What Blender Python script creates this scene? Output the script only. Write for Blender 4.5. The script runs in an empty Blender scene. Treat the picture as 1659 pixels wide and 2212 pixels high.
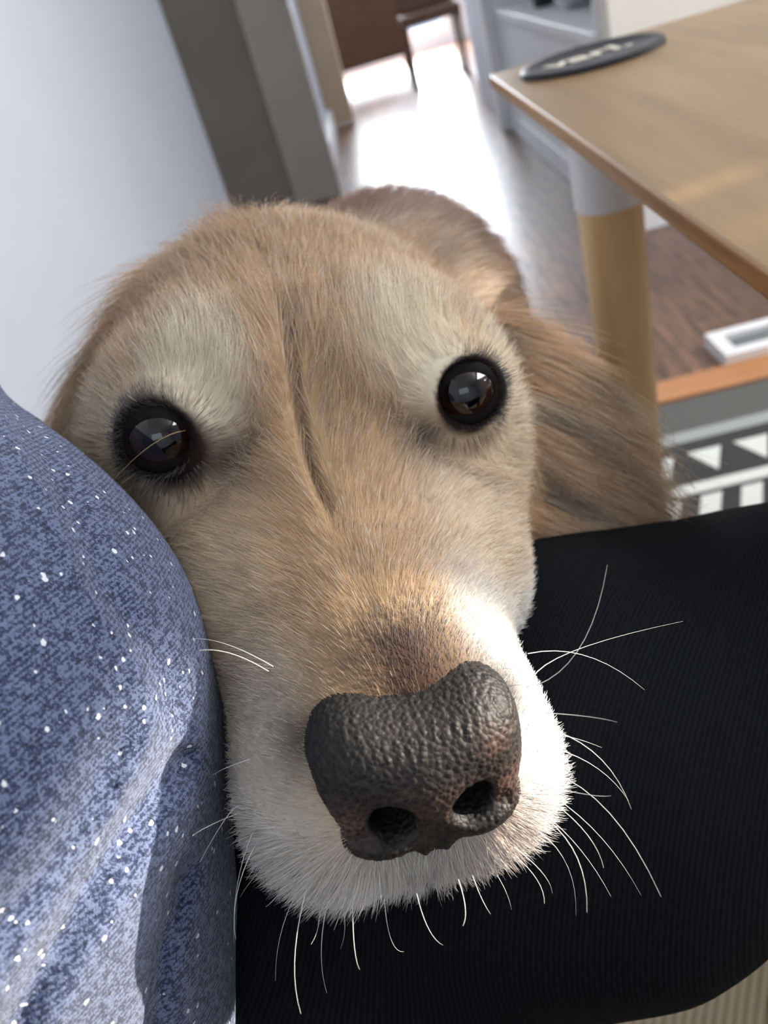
import bpy, bmesh, math, random
import numpy as np
from mathutils import Vector, Matrix
import openvdb as vdb
PI = math.pi
SC = bpy.context.scene
COL = SC.collection
rng = np.random.default_rng(7)
random.seed(7)

# ------------------------------------------------------------------ camera
FPX = 1790.0                      # focal length in pixels of the 1659x2212 frame
CAM = np.array([0.0, 0.0, 0.86])  # phone held over the lap of a seated person
def nrm(v):
    v = np.asarray(v, float); return v/np.linalg.norm(v)
_Z = -nrm([843, -2660, -1790.0])
_Y = np.array([-100, 1173, -1790.0]); _Y = nrm(_Y - _Y@_Z*_Z)
_X = np.cross(_Y, _Z)
M = np.array([_X, _Y, _Z])        # camera axes -> room axes
def cam_pt(px, py, d):            # a point at distance d in camera axes
    return np.array([(px-829.5)/FPX*d, (1106-py)/FPX*d, -d])
def c2w(c): return CAM + np.asarray(c)@M.T
def w2c(w): return (np.asarray(w)-CAM)@M
def at(px, py, d): return c2w(cam_pt(px, py, d))
def on_plane(px, py, z):
    d = M@np.array([px-829.5, 1106-py, -FPX]); return CAM + d*((z-CAM[2])/d[2])

cd = bpy.data.cameras.new('camera'); cam = bpy.data.objects.new('camera', cd); COL.objects.link(cam)
cd.sensor_fit = 'VERTICAL'; cd.sensor_height = 36.0; cd.lens = FPX/2212*36.0
cd.clip_start = 0.01; cd.clip_end = 60
mw = np.eye(4); mw[:3, :3] = M; mw[:3, 3] = CAM
cam.matrix_world = Matrix(mw.tolist())
cd.dof.use_dof = True; cd.dof.focus_distance = 0.192; cd.dof.aperture_fstop = 15.0
SC.camera = cam

# ------------------------------------------------------------------ light
SC.view_settings.view_transform = 'Standard'; SC.view_settings.look = 'None'
SC.view_settings.gamma = 1.0; SC.view_settings.use_curve_mapping = False
SC.view_settings.exposure = 0.0
SC.cycles.use_denoising = True
SC.cycles.max_bounces = 6; SC.cycles.diffuse_bounces = 3; SC.cycles.transparent_max_bounces = 6
SC.cycles.sample_clamp_indirect = 4.0
w = bpy.data.worlds.new('sky'); SC.world = w; w.use_nodes = True
w.node_tree.nodes['Background'].inputs[0].default_value = (0.62, 0.78, 1.0, 1)
w.node_tree.nodes['Background'].inputs[1].default_value = 1.2
SUN = nrm([0.95, 0.22, 0.20])     # towards the sun
sl = bpy.data.lights.new('sun', 'SUN'); so = bpy.data.objects.new('sun', sl); COL.objects.link(so)
sl.energy = 13.0; sl.color = (1.0, 0.90, 0.76); sl.angle = math.radians(0.55)
so.rotation_euler = Vector(SUN).to_track_quat('Z', 'Y').to_euler(); so.location = (3, 1, 3)
def area(name, loc, aim, sx, sy, e, col):
    l = bpy.data.lights.new(name, 'AREA'); l.shape = 'RECTANGLE'; l.size = sx; l.size_y = sy
    l.energy = e; l.color = col
    o = bpy.data.objects.new(name, l); COL.objects.link(o); o.location = loc
    o.rotation_euler = (Vector(aim)-Vector(loc)).to_track_quat('-Z', 'Y').to_euler(); return o
area('daylight_of_side_window', (2.28, 0.75, 1.70), (0, 0.2, 1.0), 1.5, 1.1, 122, (0.97, 0.97, 1.0))
area('daylight_of_rear_window', (-0.1, -1.72, 1.75), (-0.1, 0, 1.2), 1.7, 1.1, 10, (0.90, 0.95, 1.0))
area('daylight_of_glazed_door', (0.28, 9.1, 1.1), (0.28, 5, 0.6), 1.25, 1.9, 520, (0.86, 0.92, 1.0))

# ------------------------------------------------------------------ materials
def lin(c):
    return tuple((x/255/12.92 if x/255 <= 0.04045 else ((x/255+0.055)/1.055)**2.4) for x in c)
def mat(name, rgb=(200, 200, 200), rough=0.6, spec=0.5, build=None, **kw):
    m = bpy.data.materials.new(name); m.use_nodes = True
    nt = m.node_tree; b = nt.nodes['Principled BSDF']
    b.inputs['Base Color'].default_value = (*lin(rgb), 1); b.inputs['Roughness'].default_value = rough
    b.inputs['Specular IOR Level'].default_value = spec
    for k, v in kw.items(): b.inputs[k.replace('_', ' ')].default_value = v
    if build: build(nt, b)
    return m
def node(nt, t, **kw):
    n = nt.nodes.new(t)
    for k, v in kw.items():
        if k in n.inputs: n.inputs[k].default_value = v
        else: setattr(n, k, v)
    return n
def ramp(nt, src, stops):
    r = nt.nodes.new('ShaderNodeValToRGB'); e = r.color_ramp.elements
    while len(e) < len(stops): e.new(0.5)
    for i, (p, c) in enumerate(stops):
        e[i].position = p; e[i].color = (*(lin(c) if max(c) > 1 else c), 1)
    nt.links.new(src, r.inputs[0]); return r.outputs[0]
def coords(nt, scale=(1, 1, 1), rot=(0, 0, 0)):
    tc = nt.nodes.new('ShaderNodeTexCoord'); mp = nt.nodes.new('ShaderNodeMapping')
    mp.inputs['Scale'].default_value = scale; mp.inputs['Rotation'].default_value = rot
    nt.links.new(tc.outputs['Object'], mp.inputs[0]); return mp.outputs[0]
def noise(nt, vec, scale, detail=4, rough=0.6):
    n = node(nt, 'ShaderNodeTexNoise'); n.inputs['Scale'].default_value = scale
    n.inputs['Detail'].default_value = detail; n.inputs['Roughness'].default_value = rough
    nt.links.new(vec, n.inputs['Vector']); return n.outputs['Fac']
def bump(nt, b, h, strength, dist):
    n = nt.nodes.new('ShaderNodeBump'); n.inputs['Strength'].default_value = strength
    n.inputs['Distance'].default_value = dist; nt.links.new(h, n.inputs['Height'])
    nt.links.new(n.outputs[0], b.inputs['Normal'])
def paint(rgb1, rgb2, sc):
    def f(nt, b):
        nt.links.new(ramp(nt, noise(nt, coords(nt), sc), [(0.3, rgb1), (0.7, rgb2)]), b.inputs['Base Color'])
    return f
def wood(c1, c2, scale, stretch, rot=(0, 0, 0)):
    def f(nt, b):
        v = coords(nt, stretch, rot); n = noise(nt, v, scale, 6, 0.6)
        nt.links.new(ramp(nt, n, [(0.3, c1), (0.72, c2)]), b.inputs['Base Color'])
        bump(nt, b, n, 0.1, 0.001)
    return f
M_wall = mat('pale_grey_wall', build=paint((206, 212, 222), (212, 217, 226), 3), rough=0.8)
M_cream = mat('cream_wall', build=paint((236, 230, 218), (242, 236, 224), 3), rough=0.8)
M_wall_shade = mat('shaded_taupe_wall', build=paint((132, 118, 104), (140, 126, 112), 4), rough=0.8)  # darker wall colour, the shade of the recess painted in
M_casing = mat('grey_casing', build=paint((172, 160, 146), (180, 168, 154), 5), rough=0.6)
M_white = mat('white_paint', build=paint((238, 238, 238), (245, 245, 245), 5), rough=0.45)
M_beige = mat('beige_casing', build=paint((205, 180, 150), (215, 190, 160), 5), rough=0.6)
M_ceil = mat('white_ceiling', build=paint((235, 235, 232), (240, 240, 238), 3), rough=0.9)
def floor_nodes(nt, b):
    v = coords(nt)
    br = node(nt, 'ShaderNodeTexBrick'); br.offset = 0.4
    br.inputs['Color1'].default_value = (*lin((190, 142, 114)), 1); br.inputs['Color2'].default_value = (*lin((156, 114, 92)), 1)
    br.inputs['Mortar'].default_value = (*lin((50, 34, 28)), 1)
    br.inputs['Scale'].default_value = 1; br.inputs['Mortar Size'].default_value = 0.002
    br.inputs['Brick Width'].default_value = 0.9; br.inputs['Row Height'].default_value = 0.085
    mp = nt.nodes.new('ShaderNodeMapping'); mp.inputs['Rotation'].default_value = (0, 0, PI/2)
    nt.links.new(v, mp.inputs[0]); nt.links.new(mp.outputs[0], br.inputs['Vector'])
    g = noise(nt, coords(nt, (14, 1.5, 1)), 4, 5)
    gr = ramp(nt, g, [(0.3, (0.62, 0.6, 0.58)), (0.75, (1.25, 1.2, 1.15))])
    mx = node(nt, 'ShaderNodeMix', data_type='RGBA', blend_type='MULTIPLY'); mx.inputs[0].default_value = 1
    nt.links.new(br.outputs['Color'], mx.inputs[6]); nt.links.new(gr, mx.inputs[7])
    nt.links.new(mx.outputs[2], b.inputs['Base Color'])
    bump(nt, b, g, 0.15, 0.002)
M_floor = mat('brown_wood_floor', rough=0.3, spec=0.6, build=floor_nodes)
M_desk = mat('bamboo_desktop', rough=0.38, build=wood((124, 97, 62), (152, 122, 82), 3, (14, 1.2, 8)))
M_desk_edge = mat('bamboo_desk_edge', rough=0.5, build=wood((150, 105, 62), (190, 146, 96), 5, (2, 1, 30)))
M_leg = mat('pale_turned_wood', rough=0.42, build=wood((222, 178, 120), (242, 210, 158), 4, (10, 10, 0.7)))
M_strip = mat('orange_oak_strip', rough=0.45, build=wood((170, 112, 66), (200, 142, 92), 5, (1, 14, 8)))
M_dwood = mat('dark_walnut', rough=0.45, build=wood((62, 42, 30), (92, 64, 44), 5, (1, 8, 8)))
M_black = mat('black_rubber', (24, 26, 32), rough=0.5, build=paint((22, 24, 30), (32, 34, 42), 80))
M_letter = mat('cream_lettering', (222, 214, 196), rough=0.6)
M_steel = mat('brushed_steel', (200, 204, 210), rough=0.25, Metallic=1.0, build=paint((190, 194, 200), (210, 214, 220), 20))
M_rug_d = mat('rug_charcoal', rough=0.95, build=paint((48, 47, 46), (66, 65, 63), 260))
M_rug_g = mat('rug_grey', rough=0.95, build=paint((84, 84, 80), (100, 100, 95), 260))
M_rug_l = mat('rug_light_grey', rough=0.95, build=paint((150, 154, 152), (170, 173, 170), 260))
M_rug_b = mat('rug_brown', rough=0.95, build=paint((84, 56, 30), (104, 72, 42), 260))
M_rug_w = mat('rug_white', rough=0.95, build=paint((214, 218, 210), (232, 234, 226), 260))
def rib(nt, b):
    v = coords(nt, rot=(0, 0, 0.5)); wv = node(nt, 'ShaderNodeTexWave'); wv.inputs['Scale'].default_value = 38
    wv.inputs['Distortion'].default_value = 1.0; nt.links.new(v, wv.inputs['Vector'])
    nt.links.new(ramp(nt, wv.outputs['Fac'], [(0.1, (176, 160, 130)), (0.8, (222, 208, 178))]), b.inputs['Base Color'])
    bump(nt, b, wv.outputs['Fac'], 0.6, 0.002)
M_rug_c = mat('rug_cream_rib', rough=0.95, build=rib)

# ------------------------------------------------------------------ helpers
def link(o, parent=None):
    COL.objects.link(o)
    if parent: o.parent = parent
    return o
def tag(o, label=None, cat=None, group=None, kind=None):
    if label: o['label'] = label
    if cat: o['category'] = cat
    if group: o['group'] = group
    if kind: o['kind'] = kind
    return o
def empty(name, loc=(0, 0, 0)):
    o = bpy.data.objects.new(name, None); o.location = loc; o.empty_display_size = 0.02; return link(o)
def mesh_obj(name, verts, faces, mats, parent=None, smooth=False, fmat=None):
    me = bpy.data.meshes.new(name); me.from_pydata([tuple(map(float, v)) for v in verts], [], [tuple(f) for f in faces])
    for m in (mats if isinstance(mats, (list, tuple)) else [mats]): me.materials.append(m)
    if fmat is not None: me.polygons.foreach_set('material_index', fmat)
    if smooth: me.polygons.foreach_set('use_smooth', [True]*len(me.polygons))
    me.update(); o = bpy.data.objects.new(name, me); link(o, parent)
    if parent: o.matrix_parent_inverse = Matrix.Translation(-parent.location)
    return o
class MB:
    def __init__(s): s.bm = bmesh.new()
    def box(s, a, b, bevel=0):
        r = bmesh.ops.create_cube(s.bm, size=1); vs = r['verts']
        a = Vector(a); b = Vector(b)
        for v in vs: v.co = Vector([(a[i]+b[i])/2 + v.co[i]*abs(b[i]-a[i]) for i in range(3)])
        if bevel:
            es = list({e for v in vs for e in v.link_edges})
            bmesh.ops.bevel(s.bm, geom=es, offset=bevel, segments=3, affect='EDGES', profile=0.5)
        return s
    def lathe(s, prof, c=(0, 0), n=48, sy=1.0):
        rings = []
        for r, z in prof:
            rings.append([s.bm.verts.new((c[0]+r*math.cos(2*PI*k/n), c[1]+sy*r*math.sin(2*PI*k/n), z)) for k in range(n)])
        for i in range(len(rings)-1):
            for k in range(n):
                s.bm.faces.new((rings[i][k], rings[i][(k+1) % n], rings[i+1][(k+1) % n], rings[i+1][k]))
        s.bm.faces.new(rings[0][::-1]); s.bm.faces.new(rings[-1]); return s
    def build(s, name, m, parent=None, smooth=False):
        bmesh.ops.recalc_face_normals(s.bm, faces=s.bm.faces)
        me = bpy.data.meshes.new(name); s.bm.to_mesh(me); s.bm.free(); me.materials.append(m)
        if smooth:
            me.polygons.foreach_set('use_smooth', [True]*len(me.polygons))
            me.set_sharp_from_angle(angle=math.radians(40))
        o = bpy.data.objects.new(name, me); link(o, parent)
        if parent: o.matrix_parent_inverse = Matrix.Translation(-parent.location)
        return o
def struct(name, mb, m): return tag(mb.build(name, m), kind='structure')

# ------------------------------------------------------------------ the room
struct('floor', MB().box((-2.5, -1.8, -0.1), (4.0, 9.4, 0)), M_floor)
struct('ceiling', MB().box((-2.5, -1.8, 2.45), (2.4, 9.4, 2.55)).box((2.4, 2.5, 2.45), (4.0, 9.4, 2.55)), M_ceil)
def wall_with_holes(axis, p0, p1, lo, hi, holes, z1=2.45):
    """wall across one axis from p0 to p1, running lo..hi, with rectangular openings (a0, a1, z0, z1)"""
    mb = MB(); xs = sorted({lo, hi, *[h[0] for h in holes], *[h[1] for h in holes]})
    zs = sorted({0, z1, *[h[2] for h in holes], *[h[3] for h in holes]})
    for i in range(len(xs)-1):
        for j in range(len(zs)-1):
            cx, cz = (xs[i]+xs[i+1])/2, (zs[j]+zs[j+1])/2
            if any(h[0] < cx < h[1] and h[2] < cz < h[3] for h in holes): continue
            if axis == 'x': mb.box((p0, xs[i], zs[j]), (p1, xs[i+1], zs[j+1]))
            else: mb.box((xs[i], p0, zs[j]), (xs[i+1], p1, zs[j+1]))
    return mb
struct('wall_left', MB().box((-0.80, -1.8, 0), (-0.625, 3.40, 2.45), 0.004), M_wall)
struct('wall_left_recess', MB().box((-2.5, 4.16, 0), (-0.45, 4.3, 2.45)), M_wall_shade)
struct('wall_left_hall', MB().box((-0.45, 4.2, 0), (-0.30, 6.1, 2.45)), M_wall)
mb = MB(); mb.box((-0.45, 4.10, 0), (-0.235, 4.22, 2.3), 0.006); mb.box((-0.262, 4.085, 0), (-0.235, 4.1, 2.3), 0.003)
struct('trim_1', mb, M_casing)
struct('trim_2', MB().box((-0.36, 6.05, 0.02), (-0.13, 6.2, 2.3), 0.006), M_beige)
struct('baseboard_left', MB().box((-0.30, 4.22, 0), (-0.262, 6.05, 0.13), 0.004), M_white)
struct('wall_left_far', MB().box((-2.5, 6.2, 0), (-0.36, 6.3, 2.45)), M_wall_shade)
struct('wall_right_corner', MB().box((0.655, 2.50, 0), (4.0, 2.60, 2.45), 0.003), M_cream)
struct('baseboard_right', MB().box((0.66, 2.485, 0), (2.3, 2.5, 0.11), 0.003), M_white)
struct('wall_right_hall', MB().box((0.66, 4.50, 0), (0.80, 5.6, 2.45), 0.003), M_wall)
struct('trim_3', MB().box((0.60, 4.46, 0), (0.66, 4.62, 2.3), 0.004), M_white)
struct('wall_far', wall_with_holes('y', 9.2, 9.35, -2.5, 4.0, [(-0.35, 0.91, 0.1, 2.1)]), M_wall)
mb = MB()
for a, b in (((-0.35, 9.2, 0.1), (-0.29, 9.26, 2.1)), ((0.85, 9.2, 0.1), (0.91, 9.26, 2.1)), ((-0.29, 9.2, 2.04), (0.85, 9.26, 2.1)), ((-0.29, 9.2, 0.1), (0.85, 9.26, 0.2))):
    mb.box(a, b)
struct('door_1', mb, M_white)
# unseen right wall, slots added to aim sun at muzzle, neck and desk
XW = 2.3
def hole(p, y0, y1, z0, z1):
    s = (XW-p[0])/SUN[0]; c = p + SUN*s
    return (c[1]+y0, c[1]+y1, c[2]+z0, c[2]+z1)
H1 = hole(at(1160, 1520, 0.190), -0.085, 0.045, -0.05, 0.075)
H2 = hole(np.array([0.024, 0.367, 0.732]), -0.016, 0.022, -0.022, 0.026)
H3 = hole(np.array([0.118, 0.333, 0.74]), -0.030, 0.018, -0.036, 0.014)
struct('wall_right', wall_with_holes('x', XW, XW+0.1, -1.8, 2.5, [H1, H2, H3]), M_wall)
struct('wall_back', MB().box((-2.5, -1.9, 0), (4.0, -1.8, 2.45)), M_wall)
struct('wall_far_right', MB().box((3.9, 2.6, 0), (4.0, 9.4, 2.45)), M_wall)

# threshold strip and rug
struct('trim_4', MB().box((0.0, 1.46, 0), (2.2, 1.545, 0.012), 0.003), M_strip)
def rug():
    V = []; Fc = []; Fm = []
    def quad(pts, mi, z):
        i = len(V); V.extend([(x, y, z) for x, y in pts]); Fc.append(tuple(range(i, i+len(pts)))); Fm.append(mi)
    x0, x1 = -0.2, 2.1
    zb = 0.010
    # a solid slab first
    for (a, b) in (((x0, -0.9), (x1, 1.45)),):
        i = len(V)
        V.extend([(a[0], a[1], 0.001), (b[0], a[1], 0.001), (b[0], b[1], 0.001), (a[0], b[1], 0.001),
                  (a[0], a[1], zb), (b[0], a[1], zb), (b[0], b[1], zb), (a[0], b[1], zb)])
        for f in ((0, 3, 2, 1), (0, 1, 5, 4), (1, 2, 6, 5), (2, 3, 7, 6), (3, 0, 4, 7), (4, 5, 6, 7)):
            Fc.append(tuple(i+k for k in f)); Fm.append(1)
    def band(ya, yb, mi, z): quad([(x0, ya), (x1, ya), (x1, yb), (x0, yb)], mi, z)
    band(1.300, 1.335, 2, 0.0112)           # light line
    band(1.170, 1.300, 0, 0.0112)           # charcoal band
    xx = x0+0.02
    while xx < x1-0.1:                       # white triangles, points towards the lap
        quad([(xx, 1.262), (xx+0.030, 1.192), (xx+0.060, 1.262)][::-1], 3, 0.0122); xx += 0.082
    band(1.142, 1.170, 3, 0.0112)
    band(0.90, 1.142, 0, 0.0112)
    xx = x0+0.02
    while xx < x1-0.16:                      # slanting white bars
        quad([(xx, 0.92), (xx+0.034, 0.92), (xx+0.124, 1.130), (xx+0.090, 1.130)], 3, 0.0122); xx += 0.066
    band(0.87, 0.90, 3, 0.0112)
    band(-0.8, 0.87, 4, 0.0112)             # ribbed cream field
    for k in range(4):                       # dark stepped motifs on the cream field
        cx = 0.165+0.50*k
        quad([(cx+0.02, 0.34), (cx+0.20, 0.34), (cx+0.20, 0.60), (cx+0.02, 0.60)], 0, 0.0122)
        quad([(cx-0.03, 0.46), (cx, 0.415), (cx+0.012, 0.43), (cx+0.012, 0.60), (cx-0.03, 0.60)], 0, 0.0122)
        quad([(cx-0.045, 0.28), (cx+0.02, 0.28), (cx+0.02, 0.388), (cx-0.01, 0.37)], 5, 0.0122)
    o = mesh_obj('patterned_rug', V, Fc, [M_rug_d, M_rug_g, M_rug_l, M_rug_w, M_rug_c, M_rug_b], fmat=Fm)
    return tag(o, 'flat woven rug with grey border, white triangles on charcoal and cream ribbed field', 'rug')
rug()

# low white tray lying on the boards at the right edge
t = empty('floor_tray', tuple(on_plane(1640, 735, 0.0)))
tp = on_plane(1522, 722, 0.03)
mb = MB(); x0, y1 = tp[0], tp[1]; x1, y0 = x0+0.5, y1-0.12
for a, b in (((x0, y0, 0), (x1, y0+0.028, 0.03)), ((x0, y1-0.028, 0), (x1, y1, 0.03)), ((x0, y0+0.028, 0), (x0+0.028, y1-0.028, 0.03)), ((x1-0.028, y0+0.028, 0), (x1, y1-0.028, 0.03))):
    mb.box(a, b)
mb.build('rim', M_white, t)
MB().box((x0+0.028, y0+0.028, 0.0), (x1-0.028, y1-0.028, 0.018)).build('insert', mat('grey_felt', build=paint((108, 112, 114), (126, 130, 132), 120), rough=0.9), t)
tag(t, 'white rimmed tray with grey insert on the wood floor beyond the rug', 'tray')

# ------------------------------------------------------------------ desk
TZ = CAM[2]-0.12
corner = on_plane(1055, 163, TZ)
X0, Y1 = corner[0], corner[1]
X1, Y0 = X0+1.40, 0.205
desk = empty('desk', (X0+0.37, (Y0+Y1)/2, 0))
mb = MB(); mb.box((X0, Y0, TZ-0.011), (X1, Y1, TZ), 0.002); o = mb.build('desktop', M_desk, desk)
o.data.materials.append(M_desk_edge)
for p in o.data.polygons:
    if abs(p.normal.z) < 0.9 or p.center.z < TZ-0.007: p.material_index = 1
lx, ly = on_plane(1316, 440, CAM[2]-0.212)[:2]
def leg(cx, cy):
    prof = [(0.0160, 0.0125), (0.0185, 0.03), (0.0215, 0.25), (0.0250, 0.50), (0.0268, 0.648)]
    l = MB().lathe(prof, (cx, cy)).build('leg', M_leg, desk, True)
    MB().lathe([(0.0272, 0.648), (0.0278, 0.650), (0.0290, TZ-0.016), (0.036, TZ-0.011)], (cx, cy)).build('collar', M_white, l, True)
    return l
for cx, cy in ((lx, ly), (X1-0.07, ly), (lx, Y0+0.09), (X1-0.07, Y0+0.09)): leg(cx, cy)
tag(desk, 'pale bamboo desk with round wooden legs in white collars', 'desk')
pc = on_plane(1277, 117, TZ+0.004)
pad = empty('desk_pad', (pc[0], pc[1], TZ))
R_ = 0.062
mb = MB().lathe([(R_, TZ+0.0002), (R_, TZ+0.0035), (R_-0.002, TZ+0.005), (R_-0.008, TZ+0.005), (R_-0.010, TZ+0.0038), (0.002, TZ+0.0036)], (pc[0], pc[1]), 72)
mb.build('disc', M_black, pad, True)
def text(body, size, loc, rotz, m, parent):
    c = bpy.data.curves.new('lettering', 'FONT'); c.body = body; c.size = size; c.extrude = 0.0003; c.offset = 0.0008
    c.align_x = 'CENTER'; c.align_y = 'CENTER'
    o = bpy.data.objects.new('tmp', c); COL.objects.link(o); bpy.context.view_layer.update()
    me = bpy.data.meshes.new_from_object(o.evaluated_get(bpy.context.evaluated_depsgraph_get())); bpy.data.objects.remove(o)
    me.transform(Matrix.Translation(loc) @ Matrix.Rotation(rotz, 4, 'Z')); me.materials.clear(); me.materials.append(m)
    o = bpy.data.objects.new('lettering', me); link(o, parent); o.matrix_parent_inverse = Matrix.Translation(-parent.location); return o
text('vari.', 0.044, (pc[0]-0.004, pc[1]-0.004, TZ+0.0044), 0.05, M_letter, pad)
tag(pad, 'round black pad with cream lettering vari. on the desk corner', 'pad')

# ------------------------------------------------------------------ built-in shelf and far furniture
cab = empty('shelf_unit', (0.82, 3.5, 0))
def cbox(n, a, b, m=M_white, bv=0.003): return MB().box(a, b, bv).build(n, m, cab)
cbox('base_panel', (0.652, 2.62, 0.0), (0.672, 4.44, 0.50))
cbox('end_panel', (0.652, 4.38, 0.50), (1.0, 4.44, 2.0))
cbox('end_panel', (0.652, 2.61, 0.50), (1.0, 2.65, 2.0))
cbox('back_panel', (0.98, 2.65, 0.0), (1.0, 4.38, 2.0))
cbox('shelf', (0.640, 2.62, 0.50), (0.98, 4.40, 0.535))
cbox('shelf', (0.655, 2.65, 1.0), (0.98, 4.38, 1.03))
cbox('top_panel', (0.652, 2.61, 2.0), (1.0, 4.44, 2.03))
cbox('plinth', (0.645, 2.62, 0.0), (0.652, 4.44, 0.09))
tag(cab, 'white built-in shelf unit in the hall behind the desk', 'shelf')
def bowl(loc, r, label):
    prof = [(r*0.45, loc[2]+0.001), (r*0.8, loc[2]+r*0.25), (r, loc[2]+r*0.7), (r*0.96, loc[2]+r*0.7), (r*0.75, loc[2]+r*0.28), (r*0.1, loc[2]+r*0.1)]
    o = MB().lathe(prof, loc[:2]).build('metal_bowl', M_steel, None, True); tag(o, label, 'bowl'); return o
bowl((0.815, 3.42, 0.536), 0.115, 'wide steel bowl on the white shelf at the top of the frame')
o = MB().lathe([(0.036, 0.536), (0.042, 0.545), (0.042, 0.62), (0.03, 0.635)], (0.755, 3.80)).build('dark_canister', M_black, None, True)
tag(o, 'small dark canister beside the steel bowl on the white shelf', 'canister')

bench = empty('sideboard', (-0.08, 8.2, 0))
MB().box((-0.60, 7.95, 0.14), (0.44, 8.4, 0.95), 0.01).build('body', M_dwood, bench)
for x, y in ((-0.55, 8.0), (0.40, 8.0), (-0.55, 8.34), (0.40, 8.34)):
    MB().lathe([(0.018, 0), (0.028, 0.04), (0.02, 0.09), (0.03, 0.14)], (x, y), 20).build('leg', M_dwood, bench, True)
tag(bench, 'dark wooden sideboard on short legs in the far room', 'sideboard')
ch = empty('dark_chair', (0.55, 6.9, 0))
MB().box((0.34, 6.7, 0.40), (0.76, 7.1, 0.47), 0.01).build('seat', M_dwood, ch)
for x, y in ((0.36, 6.72), (0.74, 6.72), (0.36, 7.08), (0.74, 7.08)):
    MB().lathe([(0.022, 0), (0.016, 0.03), (0.016, 0.35), (0.022, 0.43)], (x, y), 20).build('leg', M_dwood, ch, True)
MB().box((0.34, 7.06, 0.47), (0.76, 7.09, 0.95), 0.01).build('backrest', M_dwood, ch)
tag(ch, 'dark wooden chair standing at the far end of the hall', 'chair')

# ------------------------------------------------------------------ signed distance modelling
def ell(P, c, r, A=None):
    q = P-np.asarray(c, np.float32)
    if A is not None: q = q@np.asarray(A, np.float32).T
    r = np.asarray(r, np.float32); k0 = np.linalg.norm(q/r, axis=-1); k1 = np.linalg.norm(q/(r*r), axis=-1)
    return k0*(k0-1)/np.maximum(k1, 1e-6)
def cap(P, a, b, ra, rb):
    a = np.asarray(a, np.float32); b = np.asarray(b, np.float32); ba = b-a
    h = np.clip(((P-a)@ba)/float(ba@ba), 0, 1)
    return np.linalg.norm(P-a-h[..., None]*ba, axis=-1) - (ra+(rb-ra)*h)
def smin(a, b, k):
    h = np.maximum(k-np.abs(a-b), 0)/k; return np.minimum(a, b)-h*h*k*0.25
def smax(a, b, k): return -smin(-a, -b, k)
def grid_mesh(fn, lo, hi, vox):
    """surface of fn over the box; returns verts, quads"""
    lo = np.asarray(lo, float); n = np.ceil((np.asarray(hi)-lo)/vox).astype(int)+1
    ys, zs = np.meshgrid(lo[1]+vox*np.arange(n[1]), lo[2]+vox*np.arange(n[2]), indexing='ij')
    A = np.empty(n, np.float32)
    for i in range(n[0]):
        P = np.stack([np.full_like(ys, lo[0]+vox*i), ys, zs], -1).astype(np.float32)
        A[i] = fn(P)
    A = np.clip(A, -3*vox, 3*vox)
    g = vdb.FloatGrid(3*vox); g.copyFromArray(A)
    pts, tris, quads = g.convertToPolygons(isovalue=0.0, adaptivity=0.0)
    return np.asarray(pts, float)*vox+lo, np.asarray(quads)
def fast_mesh(name, V, Q, mats, parent=None):
    me = bpy.data.meshes.new(name); n = len(Q)
    me.vertices.add(len(V)); me.vertices.foreach_set('co', V.astype(np.float32).ravel())
    me.loops.add(n*4); me.loops.foreach_set('vertex_index', Q.astype(np.int32).ravel())
    me.polygons.add(n); me.polygons.foreach_set('loop_start', np.arange(0, 4*n, 4, dtype=np.int32))
    me.update(calc_edges=True); me.validate()
    me.polygons.foreach_set('use_smooth', np.ones(n, bool))
    for m in mats: me.materials.append(m)
    o = bpy.data.objects.new(name, me); link(o, parent)
    if parent: o.matrix_parent_inverse = Matrix.Translation(-parent.location)
    return o
def sines(P, s, seed, n=3):
    """cheap smooth noise, about -1..1"""
    r = np.random.default_rng(seed); out = 0
    for k in range(n*2):
        d = r.normal(size=3); d /= np.linalg.norm(d); out = out+np.sin((P@d)*s*(1+0.35*k)+r.uniform(0, 6.3))
    return out/(n*1.3)

# ------------------------------------------------------------------ dog: head frame (right, up, forward) in camera axes
N_ = cam_pt(932, 1655, 0.158); E_ = cam_pt(682, 892, 0.24)
F0 = nrm(N_-E_); e_ = nrm(cam_pt(1010, 840, 0.25)-cam_pt(355, 945, 0.24))
HR = nrm(e_-e_@F0*F0); U0 = np.cross(F0, HR)
LN = np.linalg.norm(N_-E_); an = math.asin(0.024/LN)
HF = F0*math.cos(an)+U0*math.sin(an); HU = np.cross(HF, HR)
HB = np.array([HR, HU, HF])                      # rows: head axes in camera axes
def h2w(p): return c2w(E_+np.asarray(p)@HB)
def w2h(p): return (w2c(p)-E_)@HB.T
def p2h(px, py, d): return (cam_pt(px, py, d)-E_)@HB.T
NF = LN*math.cos(an)                             # how far in front of the eyes the nose tip is
EYE = [np.array([-0.0435, 0.0035, 0.004]), np.array([0.0435, -0.0005, 0.004])]
LOOK = [nrm((-(cam_pt(355, 945, 0.24)))@HB.T + np.array([-0.05, -0.02, 0])), nrm((-(cam_pt(1010, 840, 0.25)))@HB.T+np.array([0.06, -0.02, 0]))]
DN = w2h(c2w([0, 0, 0])+np.array([0, 0, -1.0]))-w2h(c2w([0, 0, 0]))   # room's down in head axes
NC = np.array([0.0, -0.0365, 0.0965])                                  # centre of the nose leather
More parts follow.
